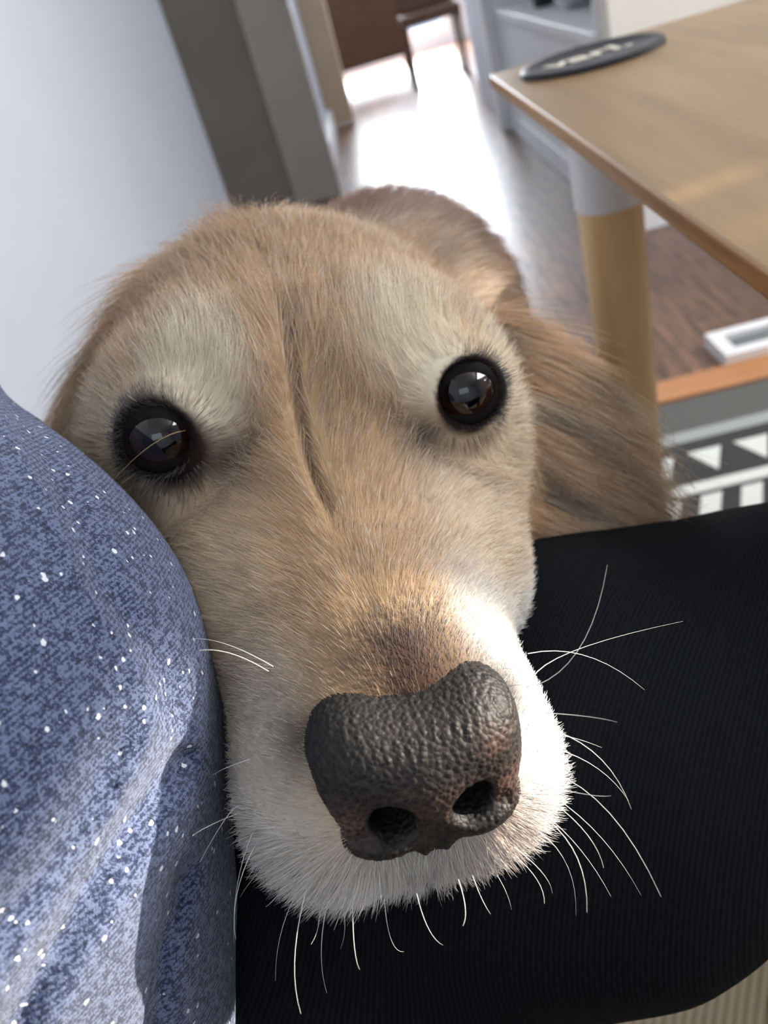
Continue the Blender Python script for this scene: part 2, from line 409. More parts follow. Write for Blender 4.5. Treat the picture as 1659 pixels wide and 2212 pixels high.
# neck and ears
NK = [np.array([0.0, -0.035, -0.085]), p2h(842, 705, 0.43), w2h(np.array([-0.01, 0.58, 0.50]))]
ER = [p2h(1075, 825, 0.315), p2h(1160, 945, 0.31), p2h(1235, 1065, 0.305)]
EL = [p2h(305, 780, 0.305), p2h(240, 880, 0.30), p2h(215, 1010, 0.295)]
def ear_axes(a, b, nview):
    l = nrm(b-a); n = nrm(nview-nview@l*l); return np.array([l, np.cross(n, l), n])
VIEW = nrm((-cam_pt(1200, 880, 0.3))@HB.T)
ERA = ear_axes(ER[0], ER[2], nrm(VIEW+np.array([0.6, 0.1, 0]))); ELA = ear_axes(EL[0], EL[2], nrm(VIEW+np.array([-0.8, 0.1, 0])))

def head_sdf(P):
    S = P.copy(); S[..., 0] = np.abs(S[..., 0]+0.0022*np.clip((P[..., 2]-0.03)/0.04, 0, 1))
    d = ell(P, (0, -0.020, -0.058), (0.060, 0.053, 0.078))
    d = smin(d, ell(S, (0.024, 0.002, -0.022), (0.029, 0.024, 0.028)), 0.022)          # brows
    d = smin(d, ell(S, (0.044, -0.030, -0.035), (0.025, 0.034, 0.046)), 0.022)         # cheekbones
    d = smin(d, ell(S, (0.022, -0.058, -0.030), (0.036, 0.036, 0.050)), 0.020)         # jaw corner
    d = smin(d, ell(S, (0.037, -0.050, 0.014), (0.018, 0.026, 0.034)), 0.018)          # cheek pouch
    d = smin(d, cap(P, (0, -0.033, -0.01), (0, -0.0375, 0.080), 0.0270, 0.0185), 0.022)  # bridge
    d = smin(d, cap(S, (0.019, -0.046, 0.00), (0.0145, -0.0455, 0.086), 0.0260, 0.0185), 0.016)  # flanks of the muzzle
    d = smin(d, ell(S, (0.0150, -0.0545, 0.085), (0.0205, 0.0210, 0.0235)), 0.014)     # flews
    lip = cap(P, (0, -0.068, 0.0), (0, -0.0690, 0.084), 0.022, 0.0175)                  # lower jaw
    d = smin(d, lip, 0.010)
    d = smin(d, cap(P, NK[0], NK[1], 0.050, 0.055), 0.040)
    d = smin(d, cap(P, NK[1], NK[2], 0.058, 0.11), 0.030)
    for e, L in zip(EYE, LOOK):
        d = smin(d, np.linalg.norm(P-e, axis=-1)-0.0122, 0.012)
        d = smax(d, -(np.linalg.norm(P-(e+L*0.0092), axis=-1)-0.0092), 0.003)
    g = np.exp(-((P[..., 0]+0.004+0.0012*np.sin(P[..., 2]*110))/0.0015)**2)*np.clip((0.045-P[..., 2])/0.02, 0, 1)*np.clip((P[..., 2]+0.022)/0.012, 0, 1)
    d = d+0.0040*g                                                                        # furrow between the brows
    for A, B, C, ax, s in ((ER[0], ER[1], ER[2], ERA, 1), (EL[0], EL[1], EL[2], ELA, -1)):
        m = (A+C)/2
        ear = ell(P, m, (0.056, 0.036 if s > 0 else 0.030, 0.0085), ax)
        d = smin(d, ear, 0.008)
    d = smax(d, -cap(P, (0, -0.050, 0.113), (0, -0.066, 0.111), 0.0030, 0.0042), 0.004)    # cleft of the lip
    d = smax(d, -ell(P-NC.astype(np.float32), (0, -0.002, 0.0045), (0.0165, 0.0120, 0.0165)), 0.002)   # room for the nose leather
    return d
HLO, HHI = (-0.125, -0.16, -0.26), (0.150, 0.06, 0.115)
HV, HQ = grid_mesh(head_sdf, HLO, HHI, 0.0015)

# body of the sitting dog, behind and below the head (room axes)
def body_sdf(P):
    n1 = h2w(NK[1]); n2 = np.array([-0.01, 0.58, 0.50])
    d = cap(P, n1, n2, 0.058, 0.115)
    d = smin(d, ell(P, (-0.03, 0.66, 0.42), (0.13, 0.16, 0.19)), 0.06)      # chest
    d = smin(d, ell(P, (0.0, 0.84, 0.27), (0.13, 0.19, 0.17)), 0.08)        # belly and back
    S = P.copy(); S[..., 0] = np.abs(S[..., 0])
    d = smin(d, ell(S, (0.10, 0.95, 0.17), (0.065, 0.14, 0.13)), 0.04)      # haunches
    d = smin(d, cap(S, (0.13, 0.86, 0.08), (0.13, 0.72, 0.035), 0.040, 0.030), 0.03)   # hind feet
    d = smin(d, cap(S, (0.085, 0.60, 0.36), (0.085, 0.565, 0.18), 0.048, 0.030), 0.04)  # upper front legs
    d = smin(d, cap(S, (0.085, 0.565, 0.18), (0.085, 0.555, 0.05), 0.030, 0.026), 0.01)
    d = smin(d, ell(S, (0.085, 0.530, 0.028), (0.032, 0.048, 0.027)), 0.015)            # front paws
    d = smin(d, cap(P, (0, 1.03, 0.14), (0.16, 1.30, 0.05), 0.035, 0.028), 0.03)        # tail
    return smax(d, 0.0135-P[..., 2], 0.004)
BV, BQ = grid_mesh(body_sdf, (-0.24, 0.30, -0.01), (0.24, 1.36, 0.86), 0.007)

dog = empty('dog', (0.0, 0.75, 0.0))
tag(dog, 'golden retriever with a white muzzle resting its head on the lap', 'dog')

# ---- coat colour: the dog's pattern, with painted shade on muzzle, furrow and neck
C = {k: np.array(lin(v)) for k, v in dict(tan=(212, 180, 142), dtan=(184, 150, 114), gold=(224, 190, 146), cream=(244, 230, 204), white=(246, 243, 238),
     grey=(196, 186, 172), brown=(66, 44, 38), dark=(34, 26, 24), earc=(206, 172, 134), neckc=(146, 110, 88), pink=(186, 146, 140)).items()}
def gs(x, s): return np.exp(-(x/s)**2)
def sst(a, b, x):
    t = np.clip((x-a)/(b-a), 0, 1); return t*t*(3-2*t)
def mixc(c, k, w): return c*(1-w[:, None])+C[k]*w[:, None]
def coat(H):
    r, u, f = H[:, 0], H[:, 1], H[:, 2]; ar = np.abs(r)
    j = sines(H, 130, 3)*0.5+sines(H, 320, 5)*0.5
    c = np.tile(C['tan'], (len(H), 1))
    c = mixc(c, 'dtan', 0.6*sst(-0.03, -0.10, f+0.006*j))
    c = mixc(c, 'gold', 0.8*gs(r, 0.018)*sst(-0.01, 0.02, f))
    # cream brows and round the eyes
    for e in EYE:
        s = np.sign(e[0])
        d = np.sqrt(((r-s*0.031)/0.0175)**2+((u-0.019)/0.018)**2+((f-0.001)/0.026)**2)
        c = mixc(c, 'cream', 0.95*sst(1.35, 0.6, d+0.10*j))
        d = np.sqrt(((r-s*0.056)/0.016)**2+((u+0.012)/0.026)**2+((f+0.008)/0.026)**2)
        c = mixc(c, 'cream', 0.75*sst(1.4, 0.6, d+0.10*j))
    side = sst(0.014, 0.030, ar+0.003*j)*sst(-0.005, 0.035, f)
    c = mixc(c, 'cream', 0.55*side)
    low = sst(-0.036, -0.056, u+0.004*j)*sst(0.0, 0.05, f)
    c = mixc(c, 'grey', 0.8*sst(0.05, 0.08, f)*sst(0.014, 0.028, ar))  # shade of the left muzzle painted into the coat; next line whitens the right
    c = mixc(c, 'white', sst(0.045, 0.075, f)*sst(0.012, 0.024, r))
    c = mixc(c, 'white', np.clip(low, 0, 1)*0.95)
    c = mixc(c, 'pink', 0.75*gs(np.sqrt((r-0.002)**2+(u+0.064)**2+(f-0.108)**2), 0.0060))
    c = mixc(c, 'pink', 0.55*gs(np.sqrt((r-0.014)**2+(u+0.054)**2+(f-0.108)**2), 0.0070))
    c = mixc(c, 'brown', 0.5*gs(r+0.004+0.0012*np.sin(f*110), 0.0014)*sst(-0.02, -0.01, f)*sst(0.045, 0.030, f))  # crease shade along the furrow painted into the coat
    # brown saddle above the nose leather
    c = mixc(c, 'brown', 0.97*sst(0.068, 0.082, f+0.003*j)*gs(r-0.003, 0.020)*sst(-0.034, -0.024, u))
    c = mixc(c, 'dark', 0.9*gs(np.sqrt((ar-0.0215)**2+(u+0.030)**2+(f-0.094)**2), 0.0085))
    for e, L in zip(EYE, LOOK):
        s = np.sign(e[0]); d = np.linalg.norm(H-e, axis=1)
        rel = H-e; med = np.clip(-s*rel[:, 0]*0.8-rel[:, 1]*0.6, 0, 0.02)
        c = mixc(c, 'dark', sst(0.0150 if s < 0 else 0.0138, 0.0124, d-0.22*med))
        tear = e+np.array([-s*0.0165, -0.006, 0.010])
        c = mixc(c, 'brown', 0.9*gs(np.linalg.norm(H-tear, axis=1), 0.0075))
    return c
# body colour of head mesh
M_skin = mat('fur_undercoat', rough=0.9, spec=0.1)
def colnode(nt, b):
    a = nt.nodes.new('ShaderNodeAttribute'); a.attribute_name = 'coat'; nt.links.new(a.outputs['Color'], b.inputs['Base Color'])
colnode(M_skin.node_tree, M_skin.node_tree.nodes['Principled BSDF'])
HVw = h2w(HV)
# keep only the head side of the neck; the torso grid carries on from there
V = np.vstack([HVw, BV]); Q = np.vstack([HQ, BQ+len(HVw)])
body = fast_mesh('body', V-np.array([0, 0, 0]), Q, [M_skin], dog)
def ear_w(H):
    w = np.zeros(len(H))
    for A, Cc, ax in ((ER[0], ER[2], ERA), (EL[0], EL[2], ELA)):
        q = (H-(A+Cc)/2)@ax.T; w = np.maximum(w, sst(1.35, 0.9, np.sqrt((q[:, 0]/0.060)**2+(q[:, 1]/0.034)**2+(q[:, 2]/0.016)**2)))
    return w
def full_coat(H):
    c = coat(H); ew = ear_w(H); c = mixc(c, 'earc', ew)
    nk = sst(-0.135, -0.165, H[:, 2]); return mixc(c, 'neckc', nk)  # neck darker, its shade behind the head put into the coat
vc = full_coat(w2h(V))*0.75
at_ = body.data.color_attributes.new('coat', 'FLOAT_COLOR', 'POINT')
at_.data.foreach_set('color', np.hstack([vc, np.ones((len(vc), 1))]).astype(np.float32).ravel())

# ---- fur
M_fur = bpy.data.materials.new('fur_strands'); M_fur.use_nodes = True
nt = M_fur.node_tree; nt.nodes.clear()
out = nt.nodes.new('ShaderNodeOutputMaterial'); a = nt.nodes.new('ShaderNodeAttribute'); a.attribute_name = 'coat'
df = nt.nodes.new('ShaderNodeBsdfDiffuse'); tr = nt.nodes.new('ShaderNodeBsdfTranslucent'); gl = nt.nodes.new('ShaderNodeBsdfHair')
gl.component = 'Reflection'; gl.inputs['RoughnessU'].default_value = 0.28; gl.inputs['RoughnessV'].default_value = 0.6; gl.inputs['Color'].default_value = (0.85, 0.85, 0.85, 1)
m1 = nt.nodes.new('ShaderNodeMixShader'); m1.inputs[0].default_value = 0.30; m2 = nt.nodes.new('ShaderNodeMixShader'); m2.inputs[0].default_value = 0.10
for x in (df, tr): nt.links.new(a.outputs['Color'], x.inputs['Color'])
nt.links.new(df.outputs[0], m1.inputs[1]); nt.links.new(tr.outputs[0], m1.inputs[2])
nt.links.new(m1.outputs[0], m2.inputs[1]); nt.links.new(gl.outputs[0], m2.inputs[2]); nt.links.new(m2.outputs[0], out.inputs[0])

def unit(v): return v/np.maximum(np.linalg.norm(v, axis=1, keepdims=True), 1e-9)
def sample(Vx, Qx, n, dens):
    a_, b_, c_, d_ = (Vx[Qx[:, k]] for k in range(4))
    nv = np.cross(c_-a_, d_-b_); ar = np.linalg.norm(nv, axis=1)*0.5; nv = unit(nv)
    cen = (a_+b_+c_+d_)/4; wgt = ar*dens(cen, nv); wgt /= wgt.sum()
    i = rng.choice(len(Qx), n, p=wgt); s, t_ = rng.random((2, n, 1))
    return (a_[i]*(1-s)*(1-t_)+b_[i]*s*(1-t_)+c_[i]*s*t_+d_[i]*(1-s)*t_), nv[i]
def strands(name, P, N, D0, bend, L, rad, colr, parent, k=6, label=None):
    """P roots, N normals, D0 start direction, bend = direction the tip leans to (all world), L length"""
    n = len(P); t_ = np.linspace(0, 1, k)
    out_ = np.empty((n, k, 3))
    out_[:, 0] = P-N*0.0006
    d = D0.copy(); pos = out_[:, 0].copy(); wob = rng.normal(size=(n, 3))*0.07
    for j in range(1, k):
        d = unit(D0*(1-t_[j]*0.9)+bend*(t_[j]*0.9)+wob*t_[j]); pos = pos+d*(L/(k-1))[:, None]; out_[:, j] = pos
    hc = bpy.data.hair_curves.new(name); hc.add_curves([k]*n)
    hc.attributes['position'].data.foreach_set('vector', out_.astype(np.float32).ravel())
    ra = hc.attributes.get('radius') or hc.attributes.new('radius', 'FLOAT', 'POINT')
    ra.data.foreach_set('value', (rad[:, None]*np.array([1.0, 1.0, 0.92, 0.8, 0.6, 0.22])[None, :]).astype(np.float32).ravel())
    ca = hc.attributes.new('coat', 'FLOAT_COLOR', 'CURVE')
    ca.data.foreach_set('color', np.hstack([colr, np.ones((n, 1))]).astype(np.float32).ravel())
    hc.materials.append(M_fur); o = bpy.data.objects.new(name, hc); link(o, parent)
    return o
VW = CAM
NOSEC = np.array([0.0, -0.0300, 0.100])
def dens_head(c, n_):
    v = unit(VW-c); fac = np.einsum('ij,ij->i', v, n_)
    w_ = np.where(fac > -0.35, 1.0, 0.12)
    H = w2h(c)
    for e, L in zip(EYE, LOOK):
        q = H-e; dd = np.linalg.norm(q, axis=1); cs = (q@L)/np.maximum(dd, 1e-6)
        w_ = w_*np.where((dd < 0.0150) & (cs > 0.60), 0.0, 1.0)
    w_ = w_*np.where(ell(H-NC, (0, -0.002, 0.0045), (0.0178, 0.0133, 0.0178)) < 0.0006, 0.0, 1.0)
    w_ = w_*(1+1.2*sst(0.02, 0.07, H[:, 2]))
    w_ = w_*np.where(H[:, 2] < -0.15, 0.5, 1.0)
    return w_
def flow_len(P, Nn):
    H = w2h(P); r, u, f = H[:, 0], H[:, 1], H[:, 2]; ar = np.abs(r); sg = np.sign(r)
    fl = np.zeros_like(H)
    fl[:, 2] = -1.0
    fl[:, 0] = sg*(0.20+0.9*sst(0.0, 0.03, ar)*sst(0.0, 0.06, f))*sst(0.0005, 0.006, ar)
    fl[:, 1] = 0.35*sst(0.02, -0.02, f)-0.5*sst(0.02, 0.05, ar)
    lip = sst(-0.040, -0.056, u)*sst(0.04, 0.08, f)
    fl[:, 1] -= 2.2*lip; fl[:, 0] += sg*0.35*lip
    fl[:, 0] += np.tanh((r+0.004)/0.001)*0.45*gs(r+0.004, 0.010)*gs(f-0.008, 0.028)      # parts at the furrow
    for e in EYE:
        q = H-e; dd = np.linalg.norm(q, axis=1, keepdims=True)
        fl += q/np.maximum(dd, 1e-6)*1.9*np.exp(-(dd/0.024)**2)
    ew = ear_w(H)[:, None]
    fl = fl*(1-ew)+ew*np.where((r > 0)[:, None], (ER[2]-ER[0])/0.1+np.array([0.55, 0, 0.1]), (EL[2]-EL[0])/0.1)
    nk = sst(-0.11, -0.15, f)[:, None]
    fl = fl*(1-nk)+nk*(nrm(NK[2]-NK[0])+0.0*DN)
    Lw = 0.0030+0.0035*sst(0.095, 0.06, f)+0.006*sst(0.05, -0.01, f)+0.008*sst(-0.01, -0.08, f)
    Lw = Lw+0.0095*lip+0.010*sst(0.04, 0.065, ar)*sst(0.02, -0.02, f)-0.009*nk[:, 0]
    Lw = Lw*(1-ew[:, 0])+ew[:, 0]*(0.014+0.026*rng.random(len(P))**2)
    Lw = Lw+0.012*sst(-0.080, -0.095, f)*gs(r+0.012, 0.020)*(rng.random(len(P)) < 0.35)*(1-nk[:, 0])
    for e in EYE: Lw = Lw*(1-0.80*gs(np.linalg.norm(H-e, axis=1), 0.019))
    jit = np.stack([sines(H, 95, 11+k) for k in range(3)], 1)
    jit2 = np.stack([sines(H, 420, 21+k) for k in range(3)], 1)
    fw = unit(fl)@HB@M.T
    fw = fw+(0.10*jit+0.13*jit2)@HB@M.T+rng.normal(size=fw.shape)*0.10
    fw = fw-np.einsum('ij,ij->i', fw, Nn)[:, None]*Nn
    return H, unit(fw), Lw*rng.uniform(0.6, 1.2, len(P)), lip, ew[:, 0], nk[:, 0]
def grow(name, Vx, Qx, n, dens, rad0, parent):
    P, Nn = sample(Vx, Qx, n, dens)
    H, fw, L, lip, ew, nk = flow_len(P, Nn)
    lift = 0.42+0.12*rng.normal(size=n)+0.25*sst(-0.02, -0.09, H[:, 2])+0.12*lip-0.22*np.maximum(ew, nk)+0.5*sst(-0.080, -0.095, H[:, 2])*gs(H[:, 0]+0.012, 0.020)*(L > 0.022)
    D0 = unit(fw*np.cos(lift)[:, None]+Nn*np.sin(lift)[:, None])
    bend = unit(fw*1.0+Nn*0.10+np.array([0, 0, -0.25])*sst(0.012, 0.03, L)[:, None])
    ed = np.minimum(*[np.linalg.norm(H-e, axis=1) for e in EYE])
    c = full_coat(H+rng.normal(size=H.shape)*(0.0006+0.0026*sst(0.014, 0.024, ed))[:, None])*rng.uniform(0.62, 1.25, (n, 1))*(1+0.12*sines(H, 260, 77)+0.42*np.maximum(ew, 0.5*nk)*sines(H, 210, 78))[:, None]
    pale = (rng.random(n) < 0.10) & (c.mean(1) > 0.22); c[pale] = c[pale]*0.35+C['white']*0.65
    lk = ew*sst(0.25, 0.7, sines(H, 120, 91)); c = mixc(c, 'cream', 0.55*lk); dk = ew*sst(0.2, 0.7, sines(H, 150, 92)); c = c*(1-0.55*dk)[:, None]
    rad = rad0*rng.uniform(0.7, 1.25, n)*(1+0.35*ew+0.3*nk)
    return strands(name, P, Nn, D0, bend, L, rad, np.clip(c, 0, 0.95), parent)
import os
NH = 260000
grow('fur', HVw, HQ, NH, dens_head, 0.000050, body)
def dens_body(c, n_): return np.where(c[:, 2] > 0.62, 1.0, 0.2)+0*c[:, 0]
# coarser coat on the torso
Pb, Nb = sample(BV, BQ, 16000, dens_body)
db = unit(np.array([0, 0.5, -1.0])-(Nb@np.array([0, 0.5, -1.0]))[:, None]*Nb)
strands('torso_fur', Pb, Nb, unit(db+0.5*Nb), unit(db+0.1*Nb), rng.uniform(0.02, 0.035, len(Pb)), np.full(len(Pb), 0.00022),
        np.tile(C['neckc'], (len(Pb), 1))*rng.uniform(0.7, 1.1, (len(Pb), 1)), body)

# ---- nose leather (head axes, about its own centre)
def nose_sdf(P):
    S = P.copy(); S[..., 0] = np.abs(S[..., 0])
    d = ell(P, (0, -0.001, 0.000), (0.0180, 0.0155, 0.0170))
    d = smin(d, ell(S, (0.0122, 0.0045, -0.0020), (0.0112, 0.0098, 0.0145)), 0.006)      # upper lobes
    d = smin(d, ell(S, (0.0155, -0.0020, 0.0005), (0.0075, 0.0075, 0.0120)), 0.004)      # wings
    d = smin(d, ell(S, (0.0095, -0.0098, 0.0048), (0.0125, 0.0085, 0.0125)), 0.004)      # lower pads
    d = smin(d, ell(P, (0, -0.0150, 0.0070), (0.0055, 0.0078, 0.0090)), 0.004)
    d = smax(d, -ell(P, (0, 0.0205, -0.004), (0.010, 0.0048, 0.022)), 0.008)             # dip on top
    n1 = cap(S, (0.0082, -0.0050, 0.026), (0.0086, -0.0040, 0.0070), 0.0054, 0.0040)     # nostril
    n2 = cap(S, (0.0105, -0.0062, 0.0175), (0.0158, -0.0070, 0.0145), 0.0020, 0.0012)    # its slit, curling outwards
    d = smax(d, -smin(n1, n2, 0.003), 0.0022)
    g = cap(P, (0, -0.0085, 0.0183), (0, -0.0260, 0.0120), 0.0012, 0.0026)
    d = smax(d, -g, 0.0010)
    return d+0.00016*sines(P, 2600, 41)
NV, NQ = grid_mesh(nose_sdf, (-0.027, -0.026, -0.022), (0.027, 0.019, 0.024), 0.00042)
def nose_nodes(nt, b):
    a = nt.nodes.new('ShaderNodeAttribute'); a.attribute_name = 'tone'
    v = coords(nt); vo = node(nt, 'ShaderNodeTexVoronoi'); vo.inputs['Scale'].default_value = 820
    nt.links.new(v, vo.inputs['Vector'])
    mx = node(nt, 'ShaderNodeMix', data_type='RGBA', blend_type='MULTIPLY'); mx.inputs[0].default_value = 1
    r = ramp(nt, vo.outputs['Distance'], [(0.0, (1.2, 1.18, 1.16)), (0.9, (0.62, 0.62, 0.62))])
    nt.links.new(a.outputs['Color'], mx.inputs[6]); nt.links.new(r, mx.inputs[7]); nt.links.new(mx.outputs[2], b.inputs['Base Color'])
    iv = node(nt, 'ShaderNodeMath', operation='SUBTRACT'); iv.inputs[0].default_value = 1; nt.links.new(vo.outputs['Distance'], iv.inputs[1])
    bump(nt, b, iv.outputs[0], 0.55, 0.0006)
M_nose = mat('nose_leather', rough=0.58, spec=0.35, build=nose_nodes)
nose = fast_mesh('nose', h2w(NV+NC), NQ, [M_nose], body)
nc = np.tile(np.array(lin((56, 49, 45))), (len(NV), 1)); pk = np.array(lin((138, 104, 92))); bl = np.array(lin((24, 20, 20)))
x_, y_, z_ = NV.T; ax_ = np.abs(x_)
def blend(c, k, w_): return c*(1-w_[:, None])+k*w_[:, None]
jn = 0.5+0.5*sines(NV, 420, 51)
nc = blend(nc, pk, 0.85*gs(x_-0.001, 0.010)*gs(y_+0.0005, 0.006)*jn)
nc = blend(nc, pk, 0.85*gs(np.sqrt((ax_-0.0165)**2+(y_+0.0035)**2), 0.0040)*sst(0.0, 0.006, z_))
nc = blend(nc, pk, 0.60*gs(np.sqrt((x_-0.015)**2+(y_-0.008)**2), 0.004)*jn)
n1 = cap(np.abs(NV)*np.array([1, 0, 0])+NV*np.array([0, 1, 1]), (0.0082, -0.0050, 0.026), (0.0086, -0.0040, 0.0070), 0.0054, 0.0040)
nc = blend(nc, bl, sst(0.0012, 0.0, n1)*sst(0.0180, 0.0135, z_))
nc = blend(nc, np.array(lin((40, 38, 35))), 0.75*sst(0.006, -0.006, z_))
ta = nose.data.color_attributes.new('tone', 'FLOAT_COLOR', 'POINT')
ta.data.foreach_set('color', np.hstack([nc, np.ones((len(nc), 1))]).astype(np.float32).ravel())
nose['label'] = 'dark brown pebbled nose with pinkish patches'

# ---- eyes
M_iris = mat('eye_brown', rough=0.07, spec=0.45, Coat_Weight=0.25, Coat_Roughness=0.02)
def eye_nodes(nt, b):
    tc = nt.nodes.new('ShaderNodeTexCoord'); sp = nt.nodes.new('ShaderNodeSeparateXYZ'); nt.links.new(tc.outputs['Object'], sp.inputs[0])
    nz = noise(nt, tc.outputs['Object'], 700, 3)
    dv = node(nt, 'ShaderNodeMath', operation='MULTIPLY'); dv.inputs[1].default_value = 1/0.0100; nt.links.new(sp.outputs['Z'], dv.inputs[0])
    ad = node(nt, 'ShaderNodeMath', operation='MULTIPLY_ADD'); ad.inputs[1].default_value = 0.03; nt.links.new(nz, ad.inputs[0]); nt.links.new(dv.outputs[0], ad.inputs[2])
    nt.links.new(ramp(nt, ad.outputs[0], [(0.0, (58, 44, 38)), (0.66, (30, 20, 16)), (0.72, (44, 24, 15)), (0.88, (36, 20, 12)), (0.93, (6, 5, 5))]), b.inputs['Base Color'])
eye_nodes(M_iris.node_tree, M_iris.node_tree.nodes['Principled BSDF'])
M_lid = mat('dark_eyelid_skin', rough=0.7, spec=0.12, build=paint((13, 10, 10), (26, 20, 18), 500))
for i, (e, L) in enumerate(zip(EYE, LOOK)):
    bm = bmesh.new(); bmesh.ops.create_uvsphere(bm, u_segments=48, v_segments=32, radius=0.0100)
    for v in bm.verts:
        if v.co.z > 0.0072: v.co *= 1+0.05*((v.co.z-0.0072)/0.0028)
    me = bpy.data.meshes.new('eye'); bm.to_mesh(me); bm.free(); me.materials.append(M_iris)
    me.polygons.foreach_set('use_smooth', [True]*len(me.polygons))
    o = bpy.data.objects.new('eye', me); link(o, body)
    gz = nrm(-cam_pt(*((355, 945, 0.24), (1010, 840, 0.25))[i])); gz = M@gz
    o.matrix_basis = Matrix.Translation(h2w(e)) @ Vector(gz).to_track_quat('Z', 'Y').to_matrix().to_4x4()
    # lids: an almond opening in a shell round the eyeball
    s = np.sign(e[0]); ax3 = L; ax1 = nrm(np.array([1.0, 0.12*s, 0])-np.array([1.0, 0.12*s, 0])@ax3*ax3); ax2 = np.cross(ax3, ax1)
    vs = []; fs = []; na, nr = 72, 9
    for k in range(na):
        ph = 2*PI*k/na; cx, sy = math.cos(ph), math.sin(ph)
        hw = 0.84; hh = 0.60 if sy > 0 else 0.60
        inner = 1/math.sqrt((cx/hw)**2+(sy/hh)**2)
        inner *= 1+0.30*max(0.0, -s*(cx*0.9-s*0.0)-0.3*sy)**6
        for j in range(nr):
            q = j/(nr-1); th = inner+(1.95-inner)*q; R0 = 0.01015+0.0012*math.sin(min(q*5, 1)*PI/2)
            vs.append(e+R0*(math.sin(th)*(cx*ax1+sy*ax2)+math.cos(th)*ax3))
    for k in range(na):
        for j in range(nr-1):
            a0 = k*nr+j; b0 = ((k+1) % na)*nr+j; fs.append((a0, b0, b0+1, a0+1))
    o = mesh_obj('eyelid', h2w(np.array(vs)), fs, M_lid, body, True)

# ---- whiskers
M_whisk = mat('whisker_white', (238, 236, 228), rough=0.35)
M_brow = mat('brow_hair', (170, 140, 100), rough=0.4)
def tube(name, pts, r0, m, parent):
    pts = np.array(pts); n = 10; q = []
    for k in range(n):
        t_ = k/(n-1)
        if len(pts) == 3: q.append((1-t_)**2*pts[0]+2*t_*(1-t_)*(2*pts[1]-0.5*(pts[0]+pts[2]))+t_*t_*pts[2])
        else: q.append(pts[0]*(1-t_)+pts[1]*t_)
    q = np.array(q); vs = []; fs = []
    for k in range(n):
        d = nrm(q[min(k+1, n-1)]-q[max(k-1, 0)]); a1 = nrm(np.cross(d, [0.3, 0.5, 0.8])); a2 = np.cross(d, a1); r = r0*(1-0.8*k/(n-1))
        for j in range(5):
            vs.append(q[k]+r*(math.cos(2*PI*j/5)*a1+math.sin(2*PI*j/5)*a2))
    for k in range(n-1):
        for j in range(5): fs.append((k*5+j, k*5+(j+1) % 5, (k+1)*5+(j+1) % 5, (k+1)*5+j))
    o = mesh_obj(name, vs, fs, m, parent, True); return o
WH = [((1150, 1465), (1250, 1402), (1475, 1342)), ((1160, 1480), (1255, 1395), (1312, 1220)), ((1140, 1412), (1270, 1418), (1392, 1490)),
      ((1170, 1570), (1290, 1632), (1364, 1748)), ((1170, 1610), (1282, 1654), (1358, 1730)), ((1160, 1660), (1302, 1741), (1428, 1937)),
      ((1160, 1700), (1289, 1799), (1385, 1934)), ((1170, 1715), (1262, 1795), (1304, 1875)), ((1150, 1740), (1245, 1825), (1320, 1937)),
      ((1160, 1755), (1242, 1843), (1268, 1971)), ((1140, 1780), (1222, 1863), (1244, 1977)), ((1090, 1830), (1155, 1893), (1176, 1952)),
      ((1110, 1830), (1172, 1886), (1193, 1930)), ((1180, 1540), (1270, 1548), (1333, 1560)), ((1180, 1590), (1230, 1592), (1300, 1615)),
      ((1150, 1690), (1260, 1715), (1320, 1719)), ((515, 1740), (456, 1818), (350, 2026)), ((520, 1755), (460, 1780), (416, 1805)),
      ((545, 1800), (511, 1921), (506, 2039)), ((560, 1810), (514, 1921), (509, 2030)), ((685, 1860), (616, 1985), (595, 2119)),
      ((665, 1910), (637, 2064), (650, 2190)), ((600, 1840), (545, 1900), (519, 1938)), ((650, 1880), (600, 1935), (574, 1959)),
      ((712, 1930), (694, 2050), (706, 2145)), ((762, 1940), (765, 2040), (777, 2095)), ((830, 1940), (845, 2030), (872, 2056)),
      ((900, 1930), (925, 2005), (957, 2042)), ((590, 1440), (490, 1392), (415, 1380)), ((580, 1450), (500, 1412), (430, 1405)),
      ((540, 1640), (475, 1665), (440, 1690)), ((1020, 1890), (1040, 1940), (1060, 1975)), ((1060, 1870), (1090, 1920), (1105, 1965)),
      ((990, 1900), (1005, 1960), (1000, 2000)), ((735, 1930), (745, 2000), (735, 2050)), ((680, 1900), (690, 1980), (672, 2040))]
for k, w3 in enumerate(WH):
    d0 = 0.176+0.004*(k % 3); dt = (0.19, 0.165, 0.20, 0.175)[k % 4]
    tube('whisker', [at(*w3[0], d0), at(*w3[1], (d0+dt)/2), at(*w3[2], dt)], 0.000115, M_whisk, body)
for pts in (((1370, 850), (1442, 905), (1452, 985)), ((1380, 925), (1465, 1000), (1506, 1078)), ((1370, 985), (1440, 1030), (1478, 1098)), ((1375, 940), (1432, 985), (1448, 1060)), ((1360, 880), (1425, 940), (1428, 1010)), ((1385, 960), (1455, 985), (1495, 1040))):
    tube('ear_fringe_hair', [at(*q, 0.30) for q in pts], 0.00022, M_brow, body)
tube('brow_whisker', [at(400, 930, 0.222), at(318, 968, 0.216), at(220, 1065, 0.216)], 0.00013, M_brow, body)

